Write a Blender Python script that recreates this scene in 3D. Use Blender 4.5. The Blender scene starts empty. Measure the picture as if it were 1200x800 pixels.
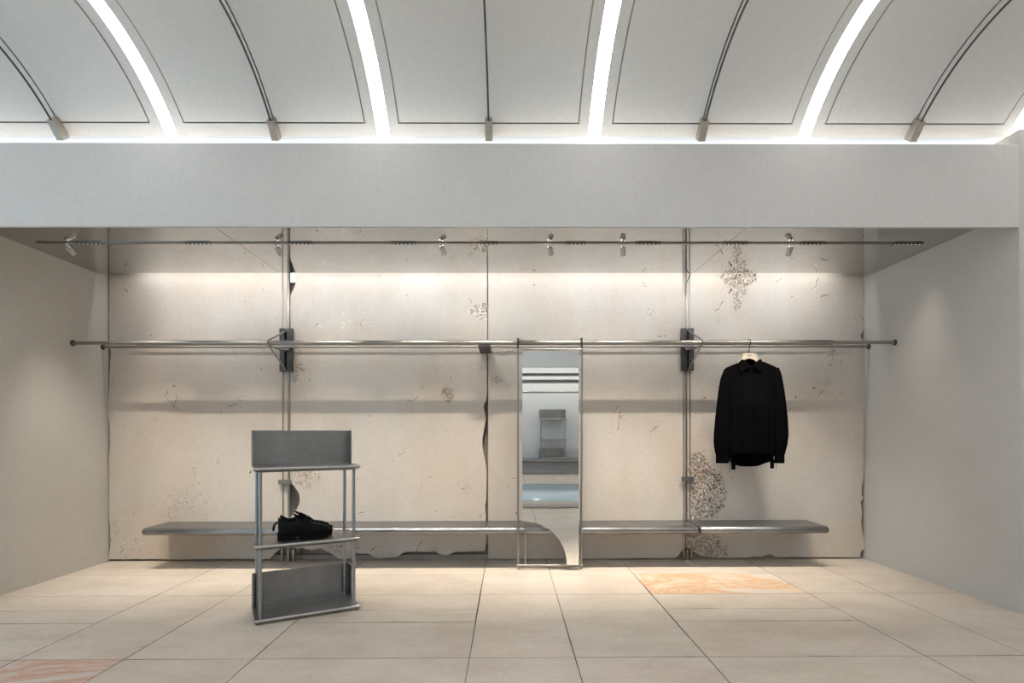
import bpy, bmesh, math, random
from mathutils import Vector, Matrix
random.seed(7)
PI = math.pi
SC = bpy.context.scene
COL = SC.collection

# ------------------------------------------------------------------ camera
TH = math.radians(0.385); RO = 0.0018
CAM = Vector((0, 0, 1.2))
F = Vector((math.sin(TH), math.cos(TH), 0)); R0 = Vector((math.cos(TH), -math.sin(TH), 0)); U0 = Vector((0, 0, 1))
RR = (R0 - U0 * RO).normalized(); UU = (U0 + R0 * RO).normalized()
cd = bpy.data.cameras.new('camera'); cam = bpy.data.objects.new('camera', cd); COL.objects.link(cam)
m = Matrix.Identity(4)
for i in range(3):
    m[i][0] = RR[i]; m[i][1] = UU[i]; m[i][2] = -F[i]; m[i][3] = CAM[i]
cam.matrix_world = m
cd.sensor_width = 36; cd.lens = 36 * 640 / 1200; cd.shift_y = 107 / 1200; cd.clip_start = 0.05
SC.camera = cam
SC.view_settings.view_transform = 'Standard'
SC.view_settings.look = 'None'
SC.view_settings.exposure = 0.0

def at(px, py, Y):
    "survey point: where the sight line of a photo pixel meets the vertical plane at depth Y"
    d = F + RR * ((px - 600) / 640) + UU * ((507 - py) / 640)
    return CAM + d * (Y / d.y)

# ------------------------------------------------------------------ materials
MATS = {}
def nodes(name):
    mt = bpy.data.materials.new(name); mt.use_nodes = True
    nt = mt.node_tree; b = nt.nodes['Principled BSDF']
    MATS[name] = mt
    return mt, nt, b
def ramp(nt, stops):
    r = nt.nodes.new('ShaderNodeValToRGB')
    while len(r.color_ramp.elements) < len(stops): r.color_ramp.elements.new(0.5)
    for e, (p, c) in zip(r.color_ramp.elements, stops):
        e.position = p; e.color = (*c, 1)
    return r
def noise(nt, scale, detail=6, rough=0.6, stretch=None, dist=0.0, off=(0, 0, 0)):
    tc = nt.nodes.new('ShaderNodeTexCoord'); mp = nt.nodes.new('ShaderNodeMapping')
    mp.inputs['Location'].default_value = off
    if stretch: mp.inputs['Scale'].default_value = stretch
    n = nt.nodes.new('ShaderNodeTexNoise'); n.inputs['Scale'].default_value = scale
    n.inputs['Detail'].default_value = detail; n.inputs['Roughness'].default_value = rough
    n.inputs['Distortion'].default_value = dist
    nt.links.new(tc.outputs['Object'], mp.inputs['Vector']); nt.links.new(mp.outputs['Vector'], n.inputs['Vector'])
    return n
def mix(nt, a, b, fac, mode='MIX'):
    x = nt.nodes.new('ShaderNodeMix'); x.data_type = 'RGBA'; x.blend_type = mode
    for v, s in ((fac, 0), (a, 6), (b, 7)):
        if hasattr(v, 'is_output'): nt.links.new(v, x.inputs[s])
        elif s == 0: x.inputs[0].default_value = v
        else: x.inputs[s].default_value = (*v, 1)
    return x.outputs[2]
def bump(nt, b, h, strength=0.1, dist=0.01):
    bp = nt.nodes.new('ShaderNodeBump'); bp.inputs['Strength'].default_value = strength; bp.inputs['Distance'].default_value = dist
    nt.links.new(h, bp.inputs['Height']); nt.links.new(bp.outputs['Normal'], b.inputs['Normal'])
def plaster(name, c1, c2, scale=1.2, stretch=None, rough=0.75, bs=0.12, stain=None, grain=40):
    mt, nt, b = nodes(name)
    n1 = noise(nt, scale, 8, 0.62, stretch); n2 = noise(nt, grain, 4, 0.6)
    col = ramp(nt, [(0.3, c1), (0.7, c2)]); nt.links.new(n1.outputs['Fac'], col.inputs[0])
    out = mix(nt, col.outputs[0], (0.5, 0.5, 0.5), 0.0)
    if stain:
        n3 = noise(nt, 0.9, 7, 0.65, (1.2, 1, 0.55), off=(3, 1, 7))
        r3 = ramp(nt, [(0.45, (0, 0, 0)), (0.75, (1, 1, 1))]); nt.links.new(n3.outputs['Fac'], r3.inputs[0])
        out = mix(nt, out, stain, r3.outputs[0])
    g = ramp(nt, [(0.3, (0.93, 0.93, 0.93)), (0.7, (1, 1, 1))]); nt.links.new(n2.outputs['Fac'], g.inputs[0])
    out = mix(nt, out, g.outputs[0], 1.0, 'MULTIPLY')
    nt.links.new(out, b.inputs['Base Color']); b.inputs['Roughness'].default_value = rough
    bump(nt, b, n2.outputs['Fac'], bs)
    return mt
def steel(name, c, rough=0.32, var=0.25, stretch=(1, 1, 1), metallic=1.0, scale=5.0):
    mt, nt, b = nodes(name)
    n = noise(nt, scale, 5, 0.6, stretch)
    r = ramp(nt, [(0.3, tuple(x * (1 - var) for x in c)), (0.72, tuple(min(1, x * (1 + var)) for x in c))])
    nt.links.new(n.outputs['Fac'], r.inputs[0]); nt.links.new(r.outputs[0], b.inputs['Base Color'])
    b.inputs['Metallic'].default_value = metallic
    rr = nt.nodes.new('ShaderNodeMapRange'); rr.inputs[3].default_value = rough * 0.8; rr.inputs[4].default_value = rough * 1.25
    nt.links.new(n.outputs['Fac'], rr.inputs[0]); nt.links.new(rr.outputs[0], b.inputs['Roughness'])
    return mt
def flat(name, c, rough=0.6, metallic=0.0, emit=None, es=0.0):
    mt, nt, b = nodes(name)
    n = noise(nt, 60, 3, 0.6)
    r = ramp(nt, [(0.3, tuple(x * 0.9 for x in c)), (0.7, c)])
    nt.links.new(n.outputs['Fac'], r.inputs[0]); nt.links.new(r.outputs[0], b.inputs['Base Color'])
    b.inputs['Roughness'].default_value = rough; b.inputs['Metallic'].default_value = metallic
    if emit:
        b.inputs['Emission Color'].default_value = (*emit, 1); b.inputs['Emission Strength'].default_value = es
    return mt

M_panel = plaster('aged_plaster', (0.55, 0.495, 0.435), (0.635, 0.595, 0.545), 1.6, (1, 1, 0.45), 0.8, 0.18, stain=(0.575, 0.475, 0.375))
M_side = plaster('microcement', (0.535, 0.515, 0.475), (0.59, 0.57, 0.535), 1.1, None, 0.7, 0.06)
M_beam = plaster('limewash', (0.60, 0.585, 0.565), (0.63, 0.615, 0.595), 1.3, None, 0.75, 0.02)
M_ceil = plaster('ceiling_paint', (0.69, 0.69, 0.68), (0.72, 0.72, 0.71), 0.6, None, 0.85, 0.0)
M_back = plaster('raw_render', (0.30, 0.255, 0.21), (0.42, 0.37, 0.31), 5, None, 0.9, 0.4)
M_seam = flat('dark_joint', (0.10, 0.09, 0.075), 0.9)
M_cseam = flat('ceiling_joint', (0.34, 0.315, 0.285), 0.9)
M_chipd = flat('chip_brown', (0.17, 0.11, 0.075), 0.9)
M_chipm = flat('chip_umber', (0.36, 0.27, 0.205), 0.9)
M_chipl = flat('chip_chalk_highlight', (0.80, 0.77, 0.72), 0.9)
M_chipr = flat('chip_rust', (0.40, 0.255, 0.165), 0.9)
M_steel = steel('brushed_steel', (0.33, 0.322, 0.305), 0.40, 0.10, (0.4, 1, 1))
M_bench = steel('bench_steel', (0.26, 0.265, 0.275), 0.36, 0.22, (0.5, 1.5, 1), scale=6)
M_unit = steel('shelf_steel', (0.31, 0.31, 0.31), 0.40, 0.2, (1, 1, 1), scale=4)
M_nose = steel('shelf_edge_steel', (0.42, 0.415, 0.40), 0.34, 0.1)
M_post = steel('post_steel', (0.36, 0.37, 0.38), 0.33, 0.03)
M_brk = steel('bracket_steel', (0.50, 0.465, 0.42), 0.42, 0.1)
M_dark = steel('blackened_steel', (0.105, 0.10, 0.097), 0.42, 0.3)
M_rust = steel('stained_steel', (0.30, 0.265, 0.235), 0.4, 0.3, (1, 1, 0.3))
M_soff = steel('polished_sheet', (0.50, 0.495, 0.485), 0.035, 0.05)
M_mirror = steel('mirror_glass', (0.86, 0.88, 0.88), 0.004, 0.0)
M_black = flat('black_cotton', (0.0035, 0.0035, 0.004), 1.0)
M_black.node_tree.nodes['Principled BSDF'].inputs['Specular IOR Level'].default_value = 0.0
M_leather = flat('black_leather', (0.004, 0.004, 0.0045), 0.5)
M_leather.node_tree.nodes['Principled BSDF'].inputs['Specular IOR Level'].default_value = 0.12
M_sole = flat('black_rubber', (0.004, 0.004, 0.004), 0.7)
M_sole.node_tree.nodes['Principled BSDF'].inputs['Specular IOR Level'].default_value = 0.1
M_hang = flat('pale_wood', (0.62, 0.53, 0.44), 0.6)
M_hook = flat('hook_metal', (0.075, 0.05, 0.04), 0.4)
M_white = flat('white_plastic', (0.80, 0.80, 0.80), 0.5)
M_track = steel('track_metal', (0.33, 0.30, 0.26), 0.4, 0.15)
M_mod = flat('black_module', (0.012, 0.013, 0.016), 0.4)
M_spot = steel('spot_silver', (0.55, 0.53, 0.50), 0.45, 0.1)
M_lens = flat('lamp_lens', (0.9, 0.85, 0.75), 0.4, 0, (1.0, 0.88, 0.72), 1.0)
M_strip = flat('luminous_sheet', (0.9, 0.9, 0.9), 0.6, 0, (1.0, 0.975, 0.945), 13.5)
M_cove = flat('cove_diffuser', (0.85, 0.9, 0.95), 0.6, 0, (0.88, 0.95, 1.0), 0.42)
M_blue = flat('pale_blue_resin', (0.50, 0.62, 0.68), 0.15)
M_hall = plaster('hall_plaster', (0.60, 0.61, 0.61), (0.66, 0.67, 0.67), 1.0)

def floor_mat():
    mt, nt, b = nodes('limestone_tiles')
    at_ = nt.nodes.new('ShaderNodeAttribute'); at_.attribute_name = 'tone'
    n1 = noise(nt, 2.2, 9, 0.65, (1, 1.6, 1)); n2 = noise(nt, 30, 5, 0.65)
    c = ramp(nt, [(0.3, (0.535, 0.458, 0.385)), (0.5, (0.61, 0.535, 0.457)), (0.72, (0.675, 0.605, 0.527))]); nt.links.new(n1.outputs['Fac'], c.inputs[0])
    t = mix(nt, c.outputs[0], at_.outputs['Color'], 1.0, 'MULTIPLY')
    g = ramp(nt, [(0.3, (0.90, 0.90, 0.90)), (0.65, (1, 1, 1))]); nt.links.new(n2.outputs['Fac'], g.inputs[0])
    t = mix(nt, t, g.outputs[0], 1.0, 'MULTIPLY')
    nt.links.new(t, b.inputs['Base Color']); b.inputs['Roughness'].default_value = 0.42
    b.inputs['Specular IOR Level'].default_value = 0.35
    bump(nt, b, n2.outputs['Fac'], 0.05)
    return mt
def marble(name, veins, base, scale):
    mt, nt, b = nodes(name)
    n = noise(nt, scale, 9, 0.68, (0.7, 1.2, 1), dist=1.6)
    r = ramp(nt, [(0.40, base), (0.475, veins[0]), (0.505, veins[1]), (0.54, veins[0]), (0.60, base)])
    nt.links.new(n.outputs['Fac'], r.inputs[0]); nt.links.new(r.outputs[0], b.inputs['Base Color'])
    b.inputs['Roughness'].default_value = 0.35
    return mt
M_floor = floor_mat()
M_mar1 = marble('orange_marble', [(0.70, 0.51, 0.35), (0.62, 0.38, 0.22)], (0.66, 0.60, 0.53), 1.7)
M_mar2 = marble('pink_marble', [(0.58, 0.38, 0.30), (0.50, 0.30, 0.22)], (0.57, 0.50, 0.45), 1.9)

# ------------------------------------------------------------------ mesh helpers
class MB:
    def __init__(s): s.v = []; s.f = []; s.mi = []; s.sm = []
    def add(s, vs, fs, mi=0, smooth=False):
        o = len(s.v); s.v += [tuple(v) for v in vs]
        for f in fs: s.f.append([i + o for i in f]); s.mi.append(mi); s.sm.append(smooth)
    def box(s, a, b, mi=0, rot=0, piv=(0, 0, 0), bev=0.0):
        bm = bmesh.new(); bmesh.ops.create_cube(bm, size=1)
        for v in bm.verts: v.co = Vector([a[i] + (b[i] - a[i]) * (v.co[i] + 0.5) for i in range(3)])
        if bev: bmesh.ops.bevel(bm, geom=bm.edges[:], offset=bev, segments=2, affect='EDGES', profile=0.6)
        if rot: bmesh.ops.rotate(bm, verts=bm.verts[:], cent=piv, matrix=Matrix.Rotation(rot, 3, 'Z'))
        bmesh.ops.recalc_face_normals(bm, faces=bm.faces[:])
        bm.verts.index_update()
        s.add([v.co[:] for v in bm.verts], [[v.index for v in f.verts] for f in bm.faces], mi); bm.free()
    def tube(s, pts, r, n=14, mi=0, cap=True, ry=None):
        "round tube through the points; r may be a list"
        pts = [Vector(p) for p in pts]; k = len(pts)
        rs = r if isinstance(r, (list, tuple)) else [r] * k
        dirs = []
        for i in range(k):
            d = Vector((0, 0, 0))
            if i: d += (pts[i] - pts[i - 1]).normalized()
            if i < k - 1: d += (pts[i + 1] - pts[i]).normalized()
            dirs.append(d.normalized())
        t = dirs[0]; up = Vector((0, 0, 1)) if abs(t.z) < 0.9 else Vector((0, 1, 0))
        nrm = (up - t * up.dot(t)).normalized()
        vs = []
        for i in range(k):
            t = dirs[i]; nrm = (nrm - t * nrm.dot(t)).normalized(); bi = t.cross(nrm)
            sc = 1.0
            if 0 < i < k - 1:
                c = (pts[i] - pts[i - 1]).normalized().dot(t); sc = 1 / max(c, 0.5)
            for j in range(n):
                a = 2 * PI * j / n
                vs.append(pts[i] + nrm * (math.cos(a) * rs[i]) + bi * (math.sin(a) * (rs[i] if ry is None else ry)))
        fs = []
        for i in range(k - 1):
            for j in range(n):
                fs.append([i * n + j, i * n + (j + 1) % n, (i + 1) * n + (j + 1) % n, (i + 1) * n + j])
        s.add(vs, fs, mi, True)
        if cap:
            s.add(vs[:n], [list(range(n))[::-1]], mi); s.add(vs[-n:], [list(range(n))], mi)
    def prism(s, pts, fn, d0, d1, mi=0, mside=None, smooth=False):
        "2-D outline pts extruded from d0 to d1; fn(a,b,d) -> xyz"
        bm = bmesh.new()
        vs = [bm.verts.new((p[0], p[1], 0)) for p in pts]
        fc = bm.faces.new(vs); bmesh.ops.triangulate(bm, faces=[fc]); bm.verts.index_update()
        tri = [[v.index for v in f.verts] for f in bm.faces]; bm.free()
        n = len(pts)
        A = [fn(p[0], p[1], d0) for p in pts]; B = [fn(p[0], p[1], d1) for p in pts]
        s.add(A, tri, mi); s.add(B, [t[::-1] for t in tri], mi)
        s.add(A + B, [[i, i + n, (i + 1) % n + n, (i + 1) % n] for i in range(n)], mi if mside is None else mside, smooth)
    def grid(s, P, mi=0, smooth=True, wrap=False):
        nu = len(P); nv = len(P[0]); vs = [p for row in P for p in row]; fs = []
        for i in range(nu - (0 if wrap else 1)):
            for j in range(nv - 1):
                a = i * nv + j; b = ((i + 1) % nu) * nv + j
                fs.append([a, b, b + 1, a + 1])
        s.add(vs, fs, mi, smooth)
    def build(s, name, mats, parent=None, recalc=True):
        me = bpy.data.meshes.new(name); me.from_pydata(s.v, [], s.f)
        for mt in (mats if isinstance(mats, (list, tuple)) else [mats]): me.materials.append(mt)
        me.polygons.foreach_set('material_index', s.mi); me.polygons.foreach_set('use_smooth', s.sm)
        if recalc:
            bm = bmesh.new(); bm.from_mesh(me); bmesh.ops.recalc_face_normals(bm, faces=bm.faces[:]); bm.to_mesh(me); bm.free()
        me.update()
        o = bpy.data.objects.new(name, me); COL.objects.link(o)
        if parent: o.parent = parent; o.matrix_parent_inverse = Matrix.Translation(parent.location).inverted() if not parent.rotation_euler.z else Matrix.Identity(4)
        return o
def tag(o, label, cat, group=None):
    o['label'] = label; o['category'] = cat
    if group: o['group'] = group
    return o
def thing(name, label, cat, loc=(0, 0, 0), group=None):
    o = bpy.data.objects.new(name, None); COL.objects.link(o); o.location = loc; o.empty_display_size = 0.1
    return tag(o, label, cat, group)
def struct(o): o['kind'] = 'structure'; return o
def dup(root, name=None):
    c = root.copy(); COL.objects.link(c)
    for ch in root.children:
        d = ch.copy(); COL.objects.link(d); d.parent = c; d.matrix_parent_inverse = ch.matrix_parent_inverse.copy()
        for g in ch.children:
            e = g.copy(); COL.objects.link(e); e.parent = d; e.matrix_parent_inverse = g.matrix_parent_inverse.copy()
    return c

# ------------------------------------------------------------------ survey constants (metres)
XL, XR = -3.762, 3.377          # niche side walls
W = 5.16                        # face of the old plaster slabs
ZS = 2.666                      # polished soffit
YB = 3.585                      # face of the big fascia
HALL_L, HALL_R, HALL_B = -6.6, 5.2, -2.7

# ------------------------------------------------------------------ floor
xs = [-6.6, -5.07, -4.50, -3.77, -2.61, -2.045, -1.36, -0.21, 0.355, 1.06, 2.235, 2.793, 3.50, 4.66, 5.2]
wide = {(-3.77), (-1.36), 1.06, 3.50, -5.07}
fb = MB(); tones = []
def tile(x0, x1, y0, y1, mi=0):
    g = 0.0022; j = lambda: random.uniform(-0.0012, 0.0012)
    fb.add([(x0 + g + j(), y0 + g + j(), 0), (x1 - g + j(), y0 + g + j(), 0), (x1 - g + j(), y1 - g + j(), 0), (x0 + g + j(), y1 - g + j(), 0)], [[0, 1, 2, 3]], mi)
    t = random.uniform(0.95, 1.04); tones.append((t * random.uniform(0.99, 1.01), t, t * random.uniform(0.985, 1.01)))
for i in range(len(xs) - 1):
    x0, x1 = xs[i], xs[i + 1]
    if x0 in wide:
        rows = [5.26, 4.635, 4.055, 3.715, 3.467, 2.915, 2.34, 1.77, 1.19, 0.62, 0.04, -0.53, -1.1, -1.68, -2.25, -2.83, -3.4, -4.3]
    else:
        rows = [5.26, 4.055, 2.915, 1.77, 0.62, -0.53, -1.68, -2.83, -4.3]
    for a, b in zip(rows[1:], rows[:-1]):
        mi = 0
        if x0 == 1.06 and abs(b - 4.635) < 1e-3: mi = 1
        if x0 == -2.61 and abs(b - 2.915) < 1e-3: mi = 2
        tile(x0, x1, a, b, mi)
nt_ = len(tones)
# chipped joints: short wider dark cracks along a few joints
fb.add([(HALL_L, -4.3, -0.006), (HALL_R, -4.3, -0.006), (HALL_R, 5.26, -0.006), (HALL_L, 5.26, -0.006)], [[0, 1, 2, 3]], 3)
def crack(x0, y0, x1, y1, w):
    n = 9; top = []; bot = []
    d = Vector((x1 - x0, y1 - y0, 0)); p = Vector((-d.y, d.x, 0)).normalized()
    for k in range(n):
        t = k / (n - 1); e = math.sin(PI * t) ** 0.6; c = Vector((x0, y0, 0.0006)) + d * t + p * random.uniform(-0.001, 0.001)
        top.append(c + p * (w * 1.5 * e * random.uniform(0.4, 1) * 0.5 + 0.0004)); bot.append(c - p * (w * e * random.uniform(0.4, 1) * 0.5 + 0.0004))
    fb.add(top + bot, [[k, k + 1, n + k + 1, n + k] for k in range(n - 1)], 3)
for c in [(-0.21, 2.5, -0.21, 5.15, 0.007), (-0.21, 3.4, -0.21, 4.2, 0.007), (0.355, 2.6, 0.355, 4.7, 0.006), (1.06, 2.5, 1.06, 5.1, 0.008), (1.06, 3.3, 1.06, 4.6, 0.006),
          (-1.36, 2.55, -1.36, 3.45, 0.007), (-2.045, 2.6, -2.045, 3.9, 0.005), (-2.045, 3.2, -2.045, 3.7, 0.007), (-2.61, 3.3, -2.61, 4.2, 0.004), (-2.61, 4.55, -2.61, 5.0, 0.005),
          (-1.95, 4.055, -1.55, 4.055, 0.010), (-3.1, 4.055, -2.75, 4.055, 0.006), (-3.6, 3.467, -2.9, 3.467, 0.008), (-1.25, 3.715, -0.9, 3.715, 0.008), (-1.1, 3.467, -0.35, 3.467, 0.009),
          (-0.75, 2.915, -0.55, 2.915, 0.006), (1.25, 3.715, 1.45, 3.715, 0.008), (1.55, 3.467, 1.95, 3.467, 0.007), (2.1, 3.467, 2.2, 3.467, 0.008), (2.235, 4.95, 2.235, 5.05, 0.012),
          (2.793, 4.1, 2.793, 4.5, 0.006), (2.235, 2.6, 2.235, 3.2, 0.005), (1.6, 2.915, 1.8, 2.915, 0.006), (0.9, 2.915, 1.05, 2.915, 0.006), (2.235, 2.915, 3.4, 2.915, 0.004)]:
    crack(*c)
flo = struct(fb.build('floor', [M_floor, M_mar1, M_mar2, M_seam], recalc=False))
ca = flo.data.color_attributes.new('tone', 'FLOAT_COLOR', 'CORNER')
for p in flo.data.polygons:
    c = tones[p.index] if p.index < nt_ else (1, 1, 1)
    for li in p.loop_indices: ca.data[li].color = (*c, 1)

# ------------------------------------------------------------------ walls of the niche
b = MB(); b.box((XL - 0.25, YB, 0), (XL, 5.4, 3.2)); struct(b.build('wall_left', M_side))
b = MB(); b.box((XR, YB, 0), (XR + 0.25, 5.4, 3.2)); struct(b.build('wall_right', M_side))
b = MB(); b.box((XL, 5.25, 0), (XR, 5.4, 3.2)); struct(b.build('wall_back', M_back))
# low broken plinth of render behind the slabs
b = MB(); b.box((XL, 5.205, 0), (XR, 5.25, 0.045)); struct(b.build('baseboard_back', M_back))
b = MB(); b.box((XL - 0.25, YB, 2.551), (XR, YB + 0.022, 3.099), bev=0.003); b.box((XL - 0.25, YB + 0.021, 2.74), (XR, 3.68, 3.08)); struct(b.build('wall_upper', M_beam))
# hall end pieces beside the niche: returns facing the hall
b = MB(); b.box((XR + 0.004, YB + 0.012, 0), (HALL_R, 3.80, 3.09)); struct(b.build('wall_return_right', M_beam))
b = MB(); b.box((HALL_L, YB, 0), (XL - 0.26, 3.80, 3.10)); struct(b.build('wall_return_left', M_beam))
# polished soffit in three sheets with fine joints
b = MB()
sx = [XL + 0.001, -2.085, 1.705, XR - 0.001]
for a, c in zip(sx[:-1], sx[1:]):
    b.box((a + (0.0015 if a > XL + 0.1 else 0), YB + 0.0225, ZS), (c - (0.0015 if c < XR - 0.1 else 0), 5.011, ZS + 0.004))
b.box((XL + 0.001, YB + 0.0225, ZS + 0.006), (XR - 0.001, 5.005, ZS + 0.06), 1)
struct(b.build('ceiling_niche', [M_soff, M_seam]))
b = MB(); b.box((XL, 3.862, 3.1), (XR, 5.4, 3.2)); struct(b.build('niche_leak_cover', M_back))  # unseen cover added above the soffit to stop light leaking in

# ---- old plaster slabs with broken edges (outline in survey pixels, on plane W)
def slab_fn(a, bb, d):
    p = at(a, bb, W); return (p.x, d, p.z)
def jag(pts, amp=0.5, step=9):
    "roughen a polyline"
    out = [pts[0]]
    for p, q in zip(pts[:-1], pts[1:]):
        L = math.hypot(q[0] - p[0], q[1] - p[1]); n = max(1, int(L / step))
        for k in range(1, n + 1):
            t = k / n; o = amp if k < n else amp * 0.3
            out.append((p[0] + (q[0] - p[0]) * t + random.uniform(-o, o), p[1] + (q[1] - p[1]) * t + random.uniform(-o, o)))
    return out
TOP = 262
chips = {1: MB(), 2: MB(), 3: MB(), 4: MB()}
def ribbon(mb, pts, w, mi):
    n = len(pts); T = []; B_ = []
    for k in range(n):
        a = Vector(pts[max(0, k - 1)]); c = Vector(pts[min(n - 1, k + 1)]); d = (c - a)
        if d.length < 1e-6: d = Vector((1, 0))
        p = Vector((-d.y, d.x)).normalized(); e = w * 0.5 * (0.35 + 0.65 * math.sin(PI * (k + 0.4) / (n - 0.2))) * random.uniform(0.6, 1.3)
        q = Vector(pts[k]); T.append(q + p * e); B_.append(q - p * e)
    f = lambda v: (at(v.x, v.y, W).x, W - 0.0016 - 0.0004 * mi, at(v.x, v.y, W).z)
    mb.add([f(v) for v in T] + [f(v) for v in B_], [[k, k + 1, n + k + 1, n + k] for k in range(n - 1)], mi)
def worm(mb, x, y, L, ang, w, mi, bend=0.5, n=5):
    pts = [(x, y)]; a = ang
    for k in range(n - 1):
        a += random.uniform(-bend, bend); x += math.cos(a) * L / (n - 1); y += math.sin(a) * L / (n - 1); pts.append((x, y))
    ribbon(mb, pts, w, mi); return pts
def chip_line(mb, pts, w=0.9, mi=2, hl=True):
    q = jag(pts, 0.9, 2.2); k = 0
    while k < len(q) - 1:
        n = random.choice([1, 2, 2, 3]); seg = q[k:k + n + 1]
        if random.random() < 0.78:
            ribbon(mb, seg, w * random.uniform(0.6, 1.5), mi if random.random() < 0.7 else random.choice([2, 3]))
            if hl or random.random() < 0.3: ribbon(mb, [(x + 0.6, y + 0.7) for x, y in seg], w * 0.8, 4)  # pale offset edge: white plaster with a highlight put into its colour
        k += n
    for x, y in q[::2]:
        if random.random() < 0.35: worm(mb, x, y, random.uniform(1, 3), random.uniform(0, 6.3), w, random.choice([2, 3]), 0.6, 3)
def inpoly(x, y, P):
    r = False
    for (x1, y1), (x2, y2) in zip(P, P[1:] + P[:1]):
        if (y1 > y) != (y2 > y) and x < (x2 - x1) * (y - y1) / (y2 - y1) + x1: r = not r
    return r
def coral(mb, P, n, L=(2, 5), w=(0.5, 1.1), ang=None, cols=(2, 2, 3, 3, 4, 4)):
    X = [p[0] for p in P]; Y = [p[1] for p in P]; c = 0
    while c < n:
        x = random.uniform(min(X), max(X)); y = random.uniform(min(Y), max(Y))
        if not inpoly(x, y, P): continue
        a = random.uniform(0, 6.3) if ang is None else ang + random.gauss(0, 0.7)
        worm(mb, x, y, random.uniform(*L), a, random.uniform(*w), random.choice(cols), 0.7, 4); c += 1
def speck(mb, x, y, r, n, cols=(2, 3, 3), s=(0.4, 1.0)):
    for _ in range(n):
        worm(mb, x + random.gauss(0, r), y + random.gauss(0, r), random.uniform(0.6, 2.2), random.uniform(0, 6.3), random.uniform(*s), random.choice(cols), 0.7, 3)
def ring(mb, x, y, rx, ry, mi=3, w=0.7):
    n = 9; a0 = random.uniform(0, 6)
    chip_line(mb, [(x + rx * math.cos(a0 + 5.6 * k / n) * random.uniform(0.8, 1.2), y + ry * math.sin(a0 + 5.6 * k / n) * random.uniform(0.8, 1.2)) for k in range(n)], w, mi, False)

c1, c2, c3, c4 = chips[1], chips[2], chips[3], chips[4]
# first slab
chip_line(c1, [(203, 443), (203, 451), (205, 455), (200, 459), (193, 462), (198, 468), (203, 474), (208, 469), (206, 460), (204, 452)], 0.9, 3, False)
worm(c1, 203.5, 451, 3, 1.2, 2.2, 5); speck(c1, 207, 477, 2, 9); speck(c1, 204, 470, 3, 6)
ring(c1, 283, 467, 4, 3); chip_line(c1, [(267, 477), (273, 474), (278, 473)], 0.8, 2); worm(c1, 259, 482, 3, 2, 1, 3)
speck(c1, 131, 446, 4, 22); speck(c1, 135, 455, 4, 10); chip_line(c1, [(306, 450), (311, 448), (313, 453)], 0.7, 3, False); worm(c1, 306, 430, 4, 1.8, 1.3, 5)
worm(c1, 294, 551, 4, 1, 1.8, 2); speck(c1, 255, 539, 3, 8); ring(c1, 228, 551, 2.5, 3, 3, 0.5); speck(c1, 215, 506, 0.5, 3)
for x, y, r, n in [(221, 582, 7, 40), (210, 592, 8, 38), (200, 605, 6, 42), (235, 590, 10, 24), (155, 600, 6, 20), (140, 620, 6, 26), (133, 612, 4, 24), (138, 632, 5, 20), (158, 634, 5, 18), (150, 645, 10, 20), (185, 648, 16, 26), (215, 650, 25, 30)]:
    speck(c1, x, y, r, n, (2, 3, 3, 4), (0.35, 0.9))
chip_line(c1, [(142, 648), (145, 643), (148, 641), (147, 646)], 0.9, 3)
chip_line(c1, [(149, 310), (149, 312)], 1.5, 2); speck(c1, 149, 341, 1.4, 9, (2, 3)); ring(c1, 171, 340, 2, 2, 3, 0.4)
for x, y in [(245.5, 403), (287, 352), (308, 338), (178, 392), (161, 470), (182, 491), (300, 480)]: worm(c1, x, y, 2, random.uniform(0, 3), 0.8, 2, 0.5, 3)
# second slab
coral(c2, [(571, 355), (571, 375), (562, 374), (553, 368), (549, 362), (556, 358), (563, 355)], 80, (1.5, 4), (0.6, 1.2))
speck(c2, 552, 354, 2, 5)
chip_line(c2, [(403, 373), (400, 377), (404, 380), (401, 385)], 1, 4, False); chip_line(c2, [(422, 379), (427, 374), (431, 379), (438, 381)], 0.8, 2); speck(c2, 423, 381, 4, 8)
chip_line(c2, [(401, 366), (404, 369)], 1.0, 4, False)
ring(c2, 524, 463, 7, 7); coral(c2, [(516, 457), (524, 454), (532, 460), (530, 470), (523, 472), (517, 466)], 42, (1.5, 4), (0.5, 1.0), None, (2, 3, 3, 5))
chip_line(c2, [(497, 453), (493, 460), (491, 464)], 0.7, 3, False); chip_line(c2, [(480, 474), (485, 469), (488, 466)], 1, 2); speck(c2, 480, 472, 1.5, 5)
worm(c2, 528, 441, 3, 1.4, 1.6, 5); chip_line(c2, [(561, 424), (565, 428), (563, 435)], 0.7, 3, False); worm(c2, 432, 487, 2, 0, 1.2, 2)
chip_line(c2, [(477, 525), (474, 531), (469, 533)], 0.9, 5); speck(c2, 471, 530, 3, 9); speck(c2, 494, 569, 3, 5); chip_line(c2, [(503, 558), (511, 562)], 0.6, 3, False)
chip_line(c2, [(536, 566), (540, 572), (547, 574), (554, 572)], 0.6, 3, False); speck(c2, 545, 572, 5, 8)
chip_line(c2, [(521, 610), (532, 606), (543, 611), (552, 604), (560, 602), (566, 607)], 0.8, 5); speck(c2, 545, 607, 10, 26, (2, 3, 5))
chip_line(c2, [(418, 603), (426, 600), (431, 607)], 0.9, 2); chip_line(c2, [(435, 647), (440, 641), (447, 639), (449, 643)], 0.9, 2)
chip_line(c2, [(488, 647), (490, 639), (495, 633), (500, 634), (499, 645)], 0.7, 5, False); ring(c2, 510, 645, 2.5, 2.5, 2)
coral(c2, [(343, 552), (375, 552), (376, 560), (366, 565), (356, 575), (351, 571), (345, 567)], 80, (1.5, 4), (0.4, 0.9), None, (3, 3, 5, 4))
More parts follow.
